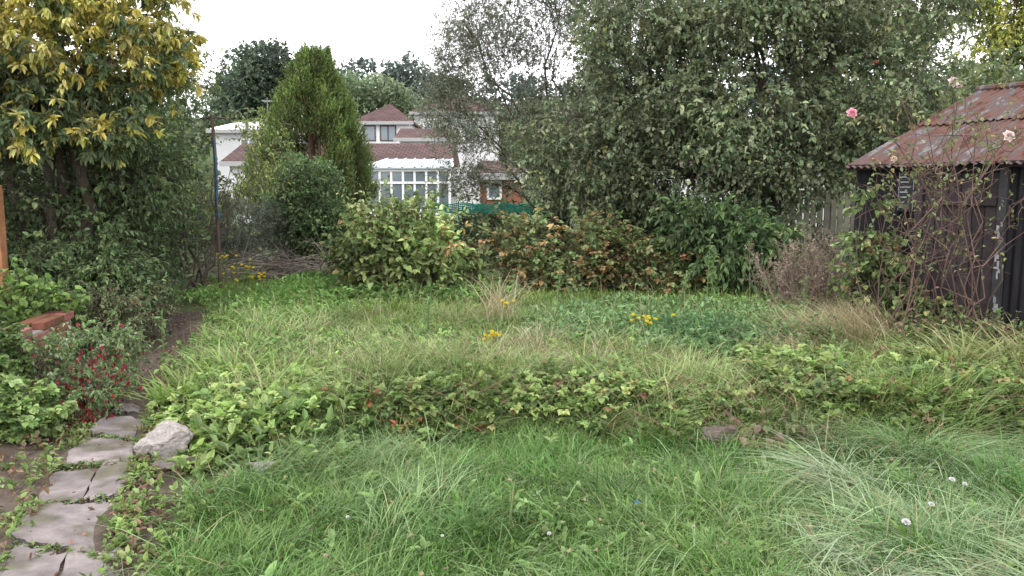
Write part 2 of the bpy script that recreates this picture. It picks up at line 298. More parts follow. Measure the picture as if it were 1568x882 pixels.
for i in range(n):
    z=float(H(X[i],Y[i])); d=R.uniform(-.5,.5); chain(mb,[(X[i],Y[i],z),(X[i]+d*.4,Y[i]-.08,z+.20),(X[i]+d,Y[i]-.2,z+.08)],.0025,[.16,.10,.07],1,4)
mb.build('bramble_border',[LEAF,BARK])
mb=MB()
LV=[([.18,.27,.07],3),([.25,.34,.11],3),([.12,.19,.06],2),([.33,.39,.15],1)]
X,Y=scat(1350,-2.7,-1.0,4.35,5.9,lambda x,y:(x>pathx(y)+.26)&(y>edgeY(x)-.05),2.2,.44,43)
low(mb,X,Y,R.uniform(.05,.22,len(X)),4,.05,.85,pal(len(X),LV),tri=True)
X,Y=scat(110,-1.8,-1.0,4.3,5.0,lambda x,y:(x>pathx(y)+.3)); low(mb,X,Y,R.uniform(.1,.28,len(X)),4,.085,.5,pal(len(X),[([.12,.18,.06],2),([.19,.27,.09],1)]))
X,Y=scat(900,-2.6,-1.35,2.8,4.7,lambda x,y:(x>pathx(y)+.2)&(x<lawn_left(y)+.15),3,.42,44); low(mb,X,Y,R.uniform(.03,.14,len(X)),4,.04,.55,pal(len(X),LV+[([.2,.13,.08],2)])*.85)
mb.build('strawberry_border',[LEAF,BARK])
mb=MB()
X,Y=scat(3000,-1.3,4.2,2.7,5.0,lambda x,y:(x>lawn_left(y)),1.9,.57,45); low(mb,X,Y,R.uniform(.05,.13,len(X)),3,.034,.7,pal(len(X),[([.14,.22,.07],2),([.24,.33,.14],1)]))
X,Y=scat(130,-1.2,4.2,2.8,5.0,lambda x,y:(x>lawn_left(y))); low(mb,X,Y,R.uniform(.08,.18,len(X)),6,.075,.4,pal(len(X),[([.15,.24,.07],2),([.22,.32,.12],1)]))
X,Y=scat(7000,-3.6,4.6,5.7,12,lambda x,y:(x>pathx(y)+.5),1.1,.46,46); low(mb,X,Y,R.uniform(.06,.22,len(X)),4,.058,.55,pal(len(X),[([.14,.24,.07],2),([.22,.33,.10],2),([.10,.17,.055],1.5)])*clumpvar(np.stack([X,Y,Y],-1),.9,.35,4))
X,Y=scat(2100,.2,3.0,6.5,9.4,lambda x,y:((x-1.6)/1.5)**2+((y-7.9)/1.3)**2<1.3*vnoise(x,y,1.5,8)+.3); low(mb,X,Y,R.uniform(.15,.38,len(X)),6,.07,.42,pal(len(X),[([.12,.21,.08],2),([.18,.29,.12],2),([.08,.14,.05],1)]))
X,Y=scat(900,-3.3,-2.0,6.6,10.5,lambda x,y:(x>pathx(y)+.3),2,.4,48); low(mb,X,Y,R.uniform(.1,.25,len(X)),5,.06,.45,pal(len(X),[([.13,.23,.06],2),([.2,.32,.09],2)]))
yy=R.uniform(2.5,6.8,1500); sd_=R.choice([-1,1],1500); xx=pathx(yy)+sd_*(.215-.015*(yy-3)+np.abs(R.normal(0,.07,1500))); k=vnoise(xx,yy,3.3,61)>.36; low(mb,xx[k],yy[k],R.uniform(.02,.11,k.sum()),4,.034,.5,pal(k.sum(),[([.14,.20,.06],3),([.2,.28,.09],2),([.16,.11,.07],2)]))
nn_=360; u_=R.uniform(-1,1,nn_); c_=R.integers(0,5,nn_); y0_=np.array([2.87,3.38,3.945,4.51,5.02])[c_]; sl_=np.array([.10,-.06,.07,.05,-.05])[c_]; yy=y0_+sl_*u_+R.normal(0,.015,nn_); xx=pathx(yy)+u_*.22; low(mb,xx,yy,R.uniform(.02,.06,nn_),4,.022,.55,pal(nn_,[([.12,.18,.06],3),([.18,.25,.09],1),([.14,.10,.07],1)]))
mb.build('lawn_weeds',[LEAF,BARK])
mb=MB(); X=1.75+R.normal(0,.22,600);Y=7.3+R.normal(0,.25,600); low(mb,X,Y,R.uniform(.2,.42,600),9,.035,.35,pal(600,[([.08,.16,.07],2),([.12,.22,.09],1)]),tri=True); mb.build('cow_parsley_plant',[LEAF,BARK])
mb=MB(); X,Y=scat(700,-2.3,-.1,9.7,11.2,None,1.5,.4,3); low(mb,X,Y,R.uniform(.15,.4,len(X)),6,.08,.5,pal(len(X),[([.10,.17,.05],2),([.15,.24,.07],1)])); X,Y=scat(1000,-4.2,-2.,9.8,12.4,None,1.5,.4,5); low(mb,X,Y,R.uniform(.1,.35,len(X)),5,.08,.45,pal(len(X),[([.13,.24,.06],2),([.19,.31,.09],1)])); mb.build('nettle_patch',[LEAF,BARK])
mb=MB()
X,Y=scat(4600,-4.8,-1.4,2.6,9.8,lambda x,y:(np.abs(x-pathx(y))<.28+.6*vnoise(x,y,2,50))&((R.random(len(x))<.16)|(np.abs(x-pathx(y))>.24)|(y>5.5)))
n=len(X); D=unit(rdir(n)*np.array([1,1,.25]))
leaves(mb,np.stack([X,Y,H(X,Y)+.03+.01*R.random(n)],-1),D,unit(rdir(n)*.4+[0,0,1.]),R.uniform(.015,.05,n),R.uniform(.01,.03,n),pal(n,[([.16,.10,.07],3),([.26,.18,.12],2),([.10,.07,.05],2),([.3,.14,.10],.9),([.38,.29,.2],.5)])*R.uniform(.7,1.2,(n,1)),.2)
X,Y=scat(50,-1.2,3,2.8,4.8); n=len(X); leaves(mb,np.stack([X,Y,H(X,Y)+.08],-1),unit(rdir(n)*[1,1,.3]),unit(rdir(n)*.4+[0,0,1.]),.03,.02,pal(n,[([.4,.3,.18],1),([.40,.27,.22],1)]),.2)
mb.build('leaf_litter',[LEAF])
# ------------------------------------------------------------------ bushes
def bush(name,B,n,nl,LL,WR,C,LEN=.25,shell=.3,gap=0,gf=1.5,upb=.3,droop=.3,hang=.3,spread=.8,tmin=.15,wood=TWIG,wr=.003,base=None,k=6,tri=False,tm=6,lc=None,colf=None,cv=.3,stems=8,build=True,mb=None,up=1.,ls=(.3,.5),sr=.015,zmin=.2,tone=.18):
    mb=mb or MB(); BB=lump(B,k,ls) if k else np.array(B)
    P,O,bt=bpts(BB,n,shell,gap,gf,zmin,len(name),tone)
    D=unit(O+rdir(len(P))*.5+np.array([0,0,1.])*upb)
    col=(pal(len(P),C) if colf is None else colf(P,O))*clumpvar(P,1.3,cv,len(name))*clumpvar(P,4,cv*.6,3)*bt
    spray(mb,P-D*LEN*.3,D,LEN*R.uniform(.6,1.3,len(P)),nl,LL,WR,col,droop,hang,spread,tmin,up,wood,wr,tm,tri=tri,lc=lc)
    if base is not None:
        for i in range(stems):
            b=BB[R.integers(len(BB))]; e=b[:3]+rdir(1)[0]*b[3:]*.6
            a=np.array(base)+R.normal(size=3)*np.array([.12,.12,0]); a[2]=float(H(a[0],a[1]))-.03
            limb(mb,a,e,sr,sr*.3,BARKC,8,.15)
    if build: mb.build(name,[LEAF,BARK],smooth=(1,))
    return mb
bush('fuchsia_bush',[(-3.2,5.9,.3,.42,.38,.28),(-3.0,5.55,.2,.22,.25,.2)],800,7,.038,.5,[([.10,.16,.06],3),([.15,.22,.09],2),([.25,.28,.2],.5)],LEN=.14,base=(-3.2,5.9,0),k=5,zmin=.05,lc=([.42,.02,.05],.03),gap=.3,gf=4)
mb=MB()
P,O=bpts([(-2.95,5.6,.26,.22,.22,.26),(-2.88,5.35,.1,.16,.18,.14)],150,.4,zmin=.03)
n=len(P)
for j in range(3): leaves(mb,P,unit(rdir(n)*.4+[0,0,-1.]),rdir(n),R.uniform(.02,.045,n),.012,np.tile([.36,.02,.06],(n,1))*R.uniform(.6,1.1,(n,1)),.1)
mb.build('fuchsia_flowers',[PETAL])
bush('geranium_bush',[(-3.25,5.0,.15,.35,.3,.22),(-3.75,5.4,.35,.35,.35,.3)],600,6,.05,.85,[([.15,.22,.07],3),([.20,.28,.10],2),([.09,.14,.05],1)],LEN=.14,k=4,zmin=.05,tri=True,gap=.35,gf=3)
bush('currant_bush',[(-4.5,7.0,.5,.5,.5,.42),(-4.55,6.4,.45,.45,.4,.4)],700,6,.065,.8,[([.09,.15,.04],3),([.15,.23,.06],2)],LEN=.2,k=4,zmin=.1)
mb=MB(); X,Y=scat(1900,-4.2,-2.0,2.6,7.9,lambda x,y:(x<pathx(y)-.25)&(x>pathx(y)-1.2),2.2,.42,61)
low(mb,X,Y,R.uniform(.03,.2,len(X)),4,.042,.6,pal(len(X),[([.12,.18,.05],3),([.17,.25,.08],2),([.17,.11,.07],1.5)])); mb.build('border_weeds',[LEAF,BARK])
# ------------------------------------------------------------------ brick wall
def bevbox(mb,c,s,C,rot=0,b=.006,m=0):
    hx,hy,hz=[q/2 for q in s]; V=[];
    for sx in(-1,1):
        for sy in(-1,1):
            for sz in(-1,1):
                V+= [[sx*(hx-b),sy*(hy-b),sz*hz],[sx*(hx-b),sy*hy,sz*(hz-b)],[sx*hx,sy*(hy-b),sz*(hz-b)]]
    V=np.array(V); I=lambda x,y,z,k:(((x*2+y)*2+z)*3+k)
    Q=[];T=[]
    for z in(0,1):Q.append([I(0,0,z,0),I(1,0,z,0),I(1,1,z,0),I(0,1,z,0)])
    for y in(0,1):Q.append([I(0,y,0,1),I(1,y,0,1),I(1,y,1,1),I(0,y,1,1)])
    for x in(0,1):Q.append([I(x,0,0,2),I(x,1,0,2),I(x,1,1,2),I(x,0,1,2)])
    for a in(0,1):
        for c2 in(0,1):
            Q.append([I(0,a,c2,0),I(1,a,c2,0),I(1,a,c2,1),I(0,a,c2,1)])
            Q.append([I(a,0,c2,0),I(a,1,c2,0),I(a,1,c2,2),I(a,0,c2,2)])
            Q.append([I(a,c2,0,1),I(a,c2,1,1),I(a,c2,1,2),I(a,c2,0,2)])
            for d in(0,1): T.append([I(a,c2,d,0),I(a,c2,d,1),I(a,c2,d,2)])
    cr,sr=math.cos(rot),math.sin(rot); W=V.copy(); W[:,0]=V[:,0]*cr-V[:,1]*sr+c[0]; W[:,1]=V[:,0]*sr+V[:,1]*cr+c[1]; W[:,2]+=c[2]
    mb.add(W,Q,C,m); n0=mb.n; mb.F.append(np.array(T)+n0-24); mb.M.append(np.full(len(T),m))
def box(mb,x0,x1,y0,y1,z0,z1,C,m=0,b=.004): bevbox(mb,((x0+x1)/2,(y0+y1)/2,(z0+z1)/2),(x1-x0,y1-y0,z1-z0),C,0,b,m)
mb=MB(); a=np.array([-3.66,4.9]); b=np.array([-4.02,7.0]); L=np.linalg.norm(b-a); d=(b-a)/L; rot=math.atan2(d[1],d[0]); nrm=np.array([-d[1],d[0]])
for c in range(7):
    z=.04+c*.075
    o=0 if c%2 else .11
    for i in range(int(L/.225)+1):
        for w_ in(-.055,.055):
            q=a+d*(i*.225+o)+nrm*w_
            if c==6 and R.random()<.3: continue
            bevbox(mb,(q[0],q[1],z+R.normal()*.001),(.215,.102,.065),np.array([.21,.085,.06])*R.uniform(.55,1.3)*[1,R.uniform(.85,1.4),R.uniform(.85,1.5)],rot+R.normal()*.008)
mid=(a+b)/2+d*.05; bevbox(mb,(mid[0],mid[1],.23),(L+.02,.19,.46),[.2,.185,.16],rot)
mb.build('brick_garden_wall',[BRICK])
def rock(name,c,s,col,seed,rz=0):
    import bmesh
    bm=bmesh.new(); bmesh.ops.create_icosphere(bm,subdivisions=4,radius=1)
    rr=np.random.default_rng(seed); planes=unit(rr.normal(size=(9,3))); dd=rr.uniform(.45,.85,9)
    for v_ in bm.verts:
        p=unit(np.array(v_.co)); r=min(1.0,min((dd[i]/max(p@planes[i],1e-3) for i in range(9) if p@planes[i]>.05),default=1))
        r*=1+.16*(vnoise(p[0]*3+seed,p[1]*3+p[2]*2.3,1.6,seed)-.5)+.07*(vnoise(p[0]*9+seed,p[1]*9+p[2]*7,1.6,seed)-.5); v_.co=p*r
    me=bpy.data.meshes.new(name); bm.to_mesh(me); bm.free()
    a_=me.color_attributes.new('Col','FLOAT_COLOR','POINT'); a_.data.foreach_set('color',np.tile([*col,1],(len(me.vertices),1)).astype(np.float32).ravel())
    me.materials.append(STONE); ob=bpy.data.objects.new(name,me); ob.location=c; ob.scale=s; ob.rotation_euler=(0,0,rz); scene.collection.objects.link(ob)
rock('rock',(-2.07,4.66,.09),(.19,.13,.13),(.32,.29,.27),21,.3)
rock('rock',(-1.95,4.5,.02),(.14,.09,.06),(.17,.15,.13),2)
rock('rock',(-1.38,4.30,.04),(.12,.08,.08),(.24,.22,.21),3)
rock('rock',(1.3,4.90,.05),(.18,.10,.10),(.13,.10,.09),4,.5)
# ------------------------------------------------------------------ left side vegetation
DK=[([.07,.105,.045],4),([.10,.145,.06],3),([.045,.07,.032],2),([.16,.20,.085],1)]
bush('ivy_hedge',[(-4.75,8.7,.9,.85,.9,1.1),(-5.6,8.3,1.8,1.2,1,1.0),(-5.0,9.9,1.2,1.0,1,1.25),(-5.5,11.,1.5,1.0,1,1.5),(-5.8,12.3,1.3,1.1,.9,1.2),(-4.3,8.2,.5,.55,.5,.5),(-4.2,8.9,2.0,.6,.7,.6),(-4.5,9.7,2.2,.6,.7,.7)],8000,7,.06,.68,DK,LEN=.26,k=9,shell=.2,base=(-5.2,8.8,0),stems=16,zmin=.12,cv=.5,tone=.3,ls=(.2,.45),gap=.22,gf=2)
bush('privet_shrub',[(-4.3,8.5,1.0,.45,.4,.55),(-4.1,8.0,.55,.4,.35,.4),(-4.7,7.8,.7,.4,.3,.5),(-4.0,8.6,1.7,.35,.3,.5)],1500,7,.06,.4,[([.11,.18,.07],3),([.17,.25,.10],2),([.07,.12,.04],2)],LEN=.34,k=6,zmin=.1,gap=.45,hang=.5)
bush('cotoneaster_bush',[(-3.9,7.6,.35,.35,.3,.3),(-3.95,8.3,.4,.3,.3,.3)],700,8,.035,.5,[([.12,.15,.07],3),([.17,.2,.10],2),([.2,.14,.09],1)],LEN=.24,k=5,zmin=.08,gap=.35,gf=3)
def ycol(P,O):
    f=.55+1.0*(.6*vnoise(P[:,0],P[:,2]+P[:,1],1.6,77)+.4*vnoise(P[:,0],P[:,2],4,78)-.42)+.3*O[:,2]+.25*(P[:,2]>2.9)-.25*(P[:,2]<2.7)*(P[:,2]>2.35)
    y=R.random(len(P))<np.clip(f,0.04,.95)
    c=pal(len(P),[([.11,.15,.07],3),([.15,.20,.10],2),([.07,.10,.045],1)]); c[y]=pal(y.sum(),[([.47,.42,.11],3),([.55,.50,.19],2),([.34,.35,.10],2)]); return c
GT=[(-5.0,7.9,3.1,1.0,.9,.8),(-4.15,8.1,3.2,.8,.8,.75),(-3.75,8.3,3.3,.5,.6,.8),(-4.8,7.7,2.45,.6,.6,.35),(-5.7,7.9,2.7,.9,.9,.7),(-4.5,8.2,4.2,1.3,1,.8),(-4.0,8.2,2.35,.35,.5,.35),(-4.5,7.5,2.15,.25,.3,.15),(-4.0,7.9,2.1,.15,.3,.12)]
mb=bush('golden_laurel_tree',GT,4400,11,.088,.42,None,LEN=.16,shell=.18,colf=ycol,hang=.45,spread=1.0,tmin=.55,k=8,cv=.2,build=False,gap=.30,gf=2.2,upb=.1,wr=.004,ls=(.2,.45))
for i in range(5): limb(mb,(-5.1+R.normal()*.15,8.4,0),(-4.6+R.normal()*.6,8.2,3.2+R.normal()*.3),.09,.02,BARKC,9,.1)
mb.build('golden_laurel_tree',[LEAF,BARK],smooth=(1,))
bush('elder_sapling',[(-4.3,11.2,2.3,.45,.5,.8),(-4.5,11.0,3.0,.5,.5,.7),(-4.05,11.7,1.7,.5,.5,.5),(-4.9,10.8,3.2,.6,.6,.8),(-3.8,12.2,2.2,.4,.4,.6)],1700,7,.055,.5,[([.14,.18,.06],2),([.24,.27,.09],2),([.10,.13,.06],2)],LEN=.35,k=5,gap=.42,cv=.2,base=(-4.5,11.3,0),stems=12,droop=.2)
mb=MB(); chain(mb,[(-4.02,11.0,.1),(-4.03,11.0,1.0),(-4.02,11.0,2.0),(-4.04,11.0,2.6)],[.026,.024,.024,.022],[.10,.065,.055],0,10)
chain(mb,[(-3.99,10.95,1.2),(-4.005,10.95,1.5),(-3.99,10.95,1.7),(-4.01,10.96,2.3)],.011,[.05,.13,.2],0,6)
for z in(1.25,1.6,2.0): chain(mb,[(-4.02,11.0,z),(-4.02,11.0,z+.03)],.032,[.06,.14,.2],0,8)
chain(mb,[(-4.2,11.0,2.55),(-4.04,11.0,2.57),(-3.86,11.0,2.55)],.012,[.08,.07,.07],0,6)
mb.build('washing_line_post',[PLANK],smooth=(0,))
mb=MB()
for i in range(13): box(mb,-6.75+i*.15,-6.75+i*.15+.142,7.62,7.635,.12,1.6+R.normal()*.004,np.array([.28,.13,.06])*R.uniform(.8,1.15),0)
for z in(.3,.9,1.45): box(mb,-6.75,-4.81,7.585,7.618,z,z+.05,[.26,.12,.06])
box(mb,-4.80,-4.71,7.38,7.47,0,1.64,[.30,.14,.07]); box(mb,-4.80,-4.72,7.475,7.60,.3,.35,[.26,.12,.06]); mb.build('wooden_fence_panel',[PLANK])
bush('rosemary_bush',[(-4.4,13.0,1.0,.6,.5,.45),(-3.8,13.0,.9,.4,.4,.4),(-5.0,13.2,1.1,.5,.4,.5)],1500,12,.05,.16,[([.16,.19,.15],3),([.21,.24,.19],2),([.11,.13,.10],2)],LEN=.3,upb=.8,tm=4,k=4)
bush('lilac_shrub',[(-3.45,13.4,1.3,.6,.6,.75),(-3.2,13.2,.8,.65,.5,.55),(-3.7,13.6,1.55,.35,.4,.45)],2800,7,.062,.58,[([.09,.15,.06],3),([.13,.20,.08],2),([.06,.10,.04],2)],LEN=.28,upb=.4,k=7,base=(-3.4,13.5,0),cv=.45,tone=.25)
mb=MB(); n=520; A=np.stack([R.uniform(-4.6,-2.5,n),R.uniform(11.9,12.8,n),.2+R.random(n)*.38],-1); D=unit(rdir(n)*[1,.7,.3]); segs(mb,A,A+D*R.uniform(.2,.8,n)[:,None],.008,.003,np.repeat(pal(n,[([.16,.13,.11],2),([.28,.24,.21],1)]),6,0),0); mb.build('brushwood_pile',[BARK])
# ------------------------------------------------------------------ conifer
mb=MB(); n=9000
zz=R.random(n)**.9; z=.45+3.6*zz; aa=R.uniform(0,6.28,n)
prof=1.10*np.clip((1-zz)**.60*1.22,0,1)*(1-.2*(1-np.minimum(zz*4,1)))
flame=1+.36*(vnoise(np.cos(aa)*3+5,np.sin(aa)*3+z*.9,1.5,81)-.5)*2+.16*(vnoise(aa*5,z*4,1,82)-.5)*2
r=prof*(.5+.5*R.random(n)**.35)*flame
P=np.stack([-3.88+np.cos(aa)*r,16+np.sin(aa)*r,z],-1); O=np.stack([np.cos(aa),np.sin(aa),np.zeros(n)],-1)
gapm=~((np.abs(P[:,0]+3.78)<.22+.08*np.sin(P[:,2]*9))&(np.abs(P[:,2]-2.1)<.45)&(P[:,1]<15.9)); P,O=P[gapm],O[gapm]; n=len(P); fl=flame[gapm]
D=unit(O*.45+rdir(n)*.25+[0,0,1.])
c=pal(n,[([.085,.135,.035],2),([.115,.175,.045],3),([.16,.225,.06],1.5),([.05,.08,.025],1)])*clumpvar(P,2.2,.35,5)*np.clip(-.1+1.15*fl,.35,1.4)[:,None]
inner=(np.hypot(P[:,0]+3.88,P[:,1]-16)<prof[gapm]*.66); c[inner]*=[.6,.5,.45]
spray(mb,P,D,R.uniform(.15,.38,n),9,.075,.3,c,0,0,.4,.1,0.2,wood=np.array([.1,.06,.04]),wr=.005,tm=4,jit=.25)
for x_,y_,zt,sp in[(-4.25,16,3.85,.12),(-3.55,15.9,4.2,.10),(-3.9,16,4.1,.14),(-4.5,15.9,3.4,.12),(-3.3,15.8,3.6,.12),(-3.15,15.8,3.2,.1)]:
    n=170; t=R.random(n); P=np.stack([x_+R.normal(0,sp,n)*(1-t),y_+R.normal(0,sp,n)*(1-t),zt-.5+t*.5],-1); spray(mb,P,unit(rdir(n)*.3+[0,0,1.]),.15,7,.06,.3,pal(n,[([.12,.18,.045],1)]),0,0,.4,.1,.2,tm=4)
for dx in(-.12,.05,.2): limb(mb,(-3.85+dx*.3,16,0),(-3.8+dx,15.8,2.7),.06,.03,[.18,.11,.08],8,.08)
limb(mb,(-3.9,16,0),(-3.9,16,3.8),.12,.02,[.14,.09,.07],8,.05)
mb.build('conifer_tree',[LEAF,BARK],smooth=(1,))
# ------------------------------------------------------------------ centre shrubs
HZ=[([.16,.215,.07],3),([.21,.275,.10],3),([.29,.33,.14],1.2),([.10,.15,.055],2),([.28,.20,.10],.3)]
mb=bush('hazel_shrub',[(-1.55,10.8,.7,.7,.6,.5),(-2.0,10.7,.55,.38,.4,.4),(-1.1,10.8,.75,.45,.5,.45),(-1.65,10.9,1.0,.4,.4,.35),(-.8,10.8,.45,.3,.4,.3)],950,8,.092,.70,HZ,LEN=.46,upb=.8,base=(-1.5,10.8,0),stems=34,k=6,cv=.4,ls=(.25,.5),sr=.011,droop=.25,lc=([.28,.25,.09],.05),gap=.34,gf=2.2,tone=.3,build=False)
n=75; S=np.stack([-1.5+R.normal(0,.28,n),10.8+R.normal(0,.25,n),R.uniform(.6,1.0,n)],-1); D=unit(np.stack([(S[:,0]+1.5)*1.1,R.normal(0,.2,n),np.ones(n)],-1)+rdir(n)*.15)
spray(mb,S,D,R.uniform(.5,1.0,n),12,.08,.7,pal(n,HZ)*1.1,.12,.3,.9,.15,1.,wood=np.array([.13,.11,.06]),wr=.006)
mb.build('hazel_shrub',[LEAF,BARK],smooth=(1,))
BC=[([.15,.20,.08],4),([.20,.26,.11],3),([.29,.20,.10],.9),([.38,.29,.13],.9),([.24,.13,.08],.4),([.10,.14,.05],2)]
bush('bramble_thicket',[(-.4,11.3,.6,.4,.45,.4),(.15,11.3,.75,.45,.5,.5),(.7,11.2,.5,.4,.4,.35),(1.15,11.3,.7,.5,.5,.42),(1.8,11.4,.55,.6,.5,.38),(2.35,11.3,.5,.4,.45,.35)],1500,5,.072,.78,BC,LEN=.42,upb=.5,base=(.8,11.3,0),stems=34,k=6,tri=True,cv=.35,lc=([.38,.25,.11],.11),sr=.009,wood=np.array([.18,.11,.09]),gap=.38,gf=1.8,tone=.3)
bush('evergreen_hedge',[(-.8,14.6,.65,.7,.5,.6),(.3,14.6,.65,.8,.5,.6),(1.4,14.6,.7,.8,.5,.7),(2.6,14.6,.8,.8,.6,.8),(3.8,14.8,.8,.8,.6,.7),(-1.8,14.8,.5,.7,.5,.5)],3000,6,.065,.55,[([.022,.035,.015],2),([.035,.055,.022],1)],LEN=.2,k=4,shell=.2,zmin=.1)
bush('backdrop_hedge',[(-1.5,17.5,.8,1.2,.7,.8),(.8,17.5,.9,1.3,.7,1.),(3,17.5,1.1,1.3,.7,1.1),(5,17.8,1.0,1.3,.7,.9),(7.2,17.8,1.3,1.4,.7,1.2),(9.5,17.5,1.6,1.4,.7,1.5),(11.5,17,1.8,1.4,.7,1.8),(-7,17,1,1.5,.7,1.2),(-5.8,15,.8,1,.6,.9),(-10,17,1.8,2.5,.7,2)],4500,6,.1,.6,[([.06,.095,.04],2),([.09,.14,.06],2),([.03,.05,.02],1)],LEN=.3,k=5,shell=.2,zmin=.1)
mb=MB()
for i in range(5): chain(mb,[(-1.35+i*.42,14.0,.1),(-1.35+i*.42,14.0,1.40)],.012,[.02,.09,.06],0,6)
n=26
for j in range(7): z=1.2+j*.025; chain(mb,[(-1.4+t*.07,14.0+.01*math.sin(t),z+.018*math.sin(t*.7+j*.4)) for t in range(n)],.009,[.01,.13,.09],0,4)
for j in range(50): segs(mb,np.array([[-1.4+j*.035,14.005,1.19]]),np.array([[-1.38+j*.035,14.005,1.36]]),.005,.005,[.01,.13,.09],0)
mb.build('green_garden_netting',[PLANK])
# ------------------------------------------------------------------ trees
def tree(name,base,B,n,nl,LL,WR,C,LEN,gap,trunk_h,r0,seed,limbs=3,fruit=None,lr=.5,tone=.2,**kw):
    mb=MB(); base=np.array(base,float); BB=lump(B,kw.pop('k',7),kw.pop('ls',(.25,.5)),kw.pop('out',.85))
    fork=base+[.1,0,trunk_h]; limb(mb,base,fork,r0,r0*.75,BARKC,7,.08,k=9)
    for b in B:
        b=np.array(b,float); p=limb(mb,fork+R.normal(size=3)*.05,b[:3],r0*lr,r0*.12,BARKC,9,.16,.05)
        for _ in range(limbs*3):
            st=p[R.integers(4,9)]; e=b[:3]+rdir(1)[0]*b[3:]*R.uniform(.6,.95); q=limb(mb,st,e,r0*.1,r0*.02,BARKC*1.1,7,.2,.04,k=4)
            for _ in range(2): limb(mb,q[R.integers(2,6)],e+R.normal(size=3)*b[3:]*.25,r0*.05,r0*.012,BARKC*1.2,5,.2,k=3)
    P,O,bt=bpts(BB,n,kw.pop('shell',.4),gap,kw.pop('gf',1.1),kw.pop('zmin',.6),seed,tone)
    P=P+R.normal(size=P.shape)*kw.pop('fuzz',.0)
    D=unit(O+rdir(len(P))*.6+np.array([0,0,1.])*kw.pop('upb',.1)); col=pal(len(P),C)*clumpvar(P,1.1,kw.pop('cv',.3),seed)*clumpvar(P,3.5,.22,seed+2)*bt
    spray(mb,P-D*LEN*.4,D,LEN*R.uniform(.5,1.6,len(P)),nl,LL,WR,col,wood=TWIG*1.1,**kw)
    if fruit:
        for f in fruit:
            a=np.linspace(0,2*math.pi,9)[:-1]; pts=[(0,-.9),(.7,-.8),(1,0),(.75,.75),(.25,.85),(0,.7)]
            V=[[f[0]+.028*r_*math.cos(q),f[1]+.028*r_*math.sin(q),f[2]+.028*h_] for r_,h_ in pts for q in a]
            mb.add(V,[[i*8+j,i*8+(j+1)%8,(i+1)*8+(j+1)%8,(i+1)*8+j] for i in range(5) for j in range(8)],[.16,.03,.02],1)
    mb.build(name,[LEAF,BARK],smooth=(1,))
AP=[([.135,.175,.09],4),([.18,.22,.115],3),([.085,.12,.06],3),([.26,.30,.18],1.1),([.24,.24,.10],.3)]
tree('apple_tree',(4.0,12.6,.15),[(3.8,12.6,3.4,1.8,1.5,1.3),(2.2,12.5,3.0,1.1,1.1,1.1),(5.3,12.8,3.2,1.1,1.2,1.2),(3.4,12.7,4.7,1.8,1.5,1.0),(5.4,12.9,4.6,1.3,1.3,.9),(2.7,12.3,1.9,1.0,1.,.7),(4.2,12.4,2.1,1.0,1.,.6),(5.2,12.2,2.5,.85,.8,.6),(1.15,12.4,1.95,.7,.7,.55),(.55,12.7,2.35,.5,.6,.32),(1.2,12.7,2.8,.7,.7,.4),(6.3,13.2,3.2,.8,1,1.0),(2.0,12.8,4.2,1.0,1.0,1.0)],12500,8,.078,.62,AP,.34,.30,1.2,.15,91,droop=.35,hang=.25,lr=.4,k=12,ls=(.18,.42),out=1.0,shell=.3,gf=1.6,tone=.2,fuzz=.08,fruit=[(4.3,10.9,4.25),(5.9,11.6,2.5),(4.9,11.1,3.3)])
tree('willow_tree',(.8,15.3,.15),[(-.3,15,3.6,.9,.9,1.3),(.8,15.2,4.2,1.1,1.,1.5),(1.9,15.2,4.2,1.0,1.,1.4),(-1.0,15,2.8,.55,.6,.8),(-1.3,14.9,3.3,.35,.5,.7),(.2,14.8,2.1,1.1,.8,.7),(-.85,15,4.7,.45,.6,1.1),(.6,15.2,5.6,1.0,1,.8),(1.9,15.2,5.6,1.0,1,.8),(1.6,14.9,2.3,1.0,.8,.9),(-.8,14.7,1.85,.45,.5,.4),(.4,15.4,3.2,.9,.7,.9)],8600,10,.064,.40,[([.16,.19,.13],4),([.21,.24,.17],3),([.12,.145,.09],2)],.42,.35,1.0,.08,92,droop=.05,hang=.15,upb=.7,gf=1.3,tm=4,lr=.35,out=1.0,ls=(.2,.5),fuzz=.08)
tree('yellow_ash_tree',(13,22,.15),[(12.6,22,5.6,1.7,1.2,1.1),(14.5,22,6.0,1.8,1.2,1.3),(13.5,22,7.2,2,1.2,1),(12.3,22,4.2,1.2,1,.8)],2400,8,.14,.45,[([.30,.32,.07],3),([.21,.25,.07],2),([.38,.38,.11],1.5)],.5,.33,2.5,.2,93,zmin=1,gf=.8)
tree('sycamore_tree',(10.5,19,.15),[(9.8,19,3.3,1.5,1.2,1.1),(11.5,19,3.6,1.5,1.2,1.1),(8,19,4.2,1.6,1.2,1.5),(8.5,19,6.0,1.6,1.2,1.1)],2400,7,.14,.65,[([.11,.15,.07],3),([.16,.20,.09],2),([.08,.10,.05],1)],.4,.3,1.5,.2,94,zmin=1)
bush('laurel_shrub',[(3.0,11.3,.85,.75,.6,.6),(2.5,11.4,1.1,.4,.4,.4),(3.6,11.2,.7,.45,.5,.45)],900,8,.12,.45,[([.08,.13,.05],3),([.12,.19,.07],2),([.05,.085,.035],1)],LEN=.35,hang=.6,base=(3.,11.4,0),k=5,cv=.4)
bush('holly_shrub',[(1.7,12.6,.9,.8,.5,.6),(2.4,12.4,1.2,.6,.5,.6),(4.3,12,.6,.5,.5,.45)],1500,6,.06,.5,DK,LEN=.25,k=5)
mb=MB(); n=190; X=3.35+R.normal(0,.24,n);Y=8.9+R.normal(0,.2,n); S=np.stack([X,Y,H(X,Y)],-1); D=unit(rdir(n)*.45+[0,0,1.])
DRC=[([.20,.15,.12],3),([.30,.24,.19],2),([.14,.10,.08],1)]
LNN=R.uniform(.35,1.0,n)
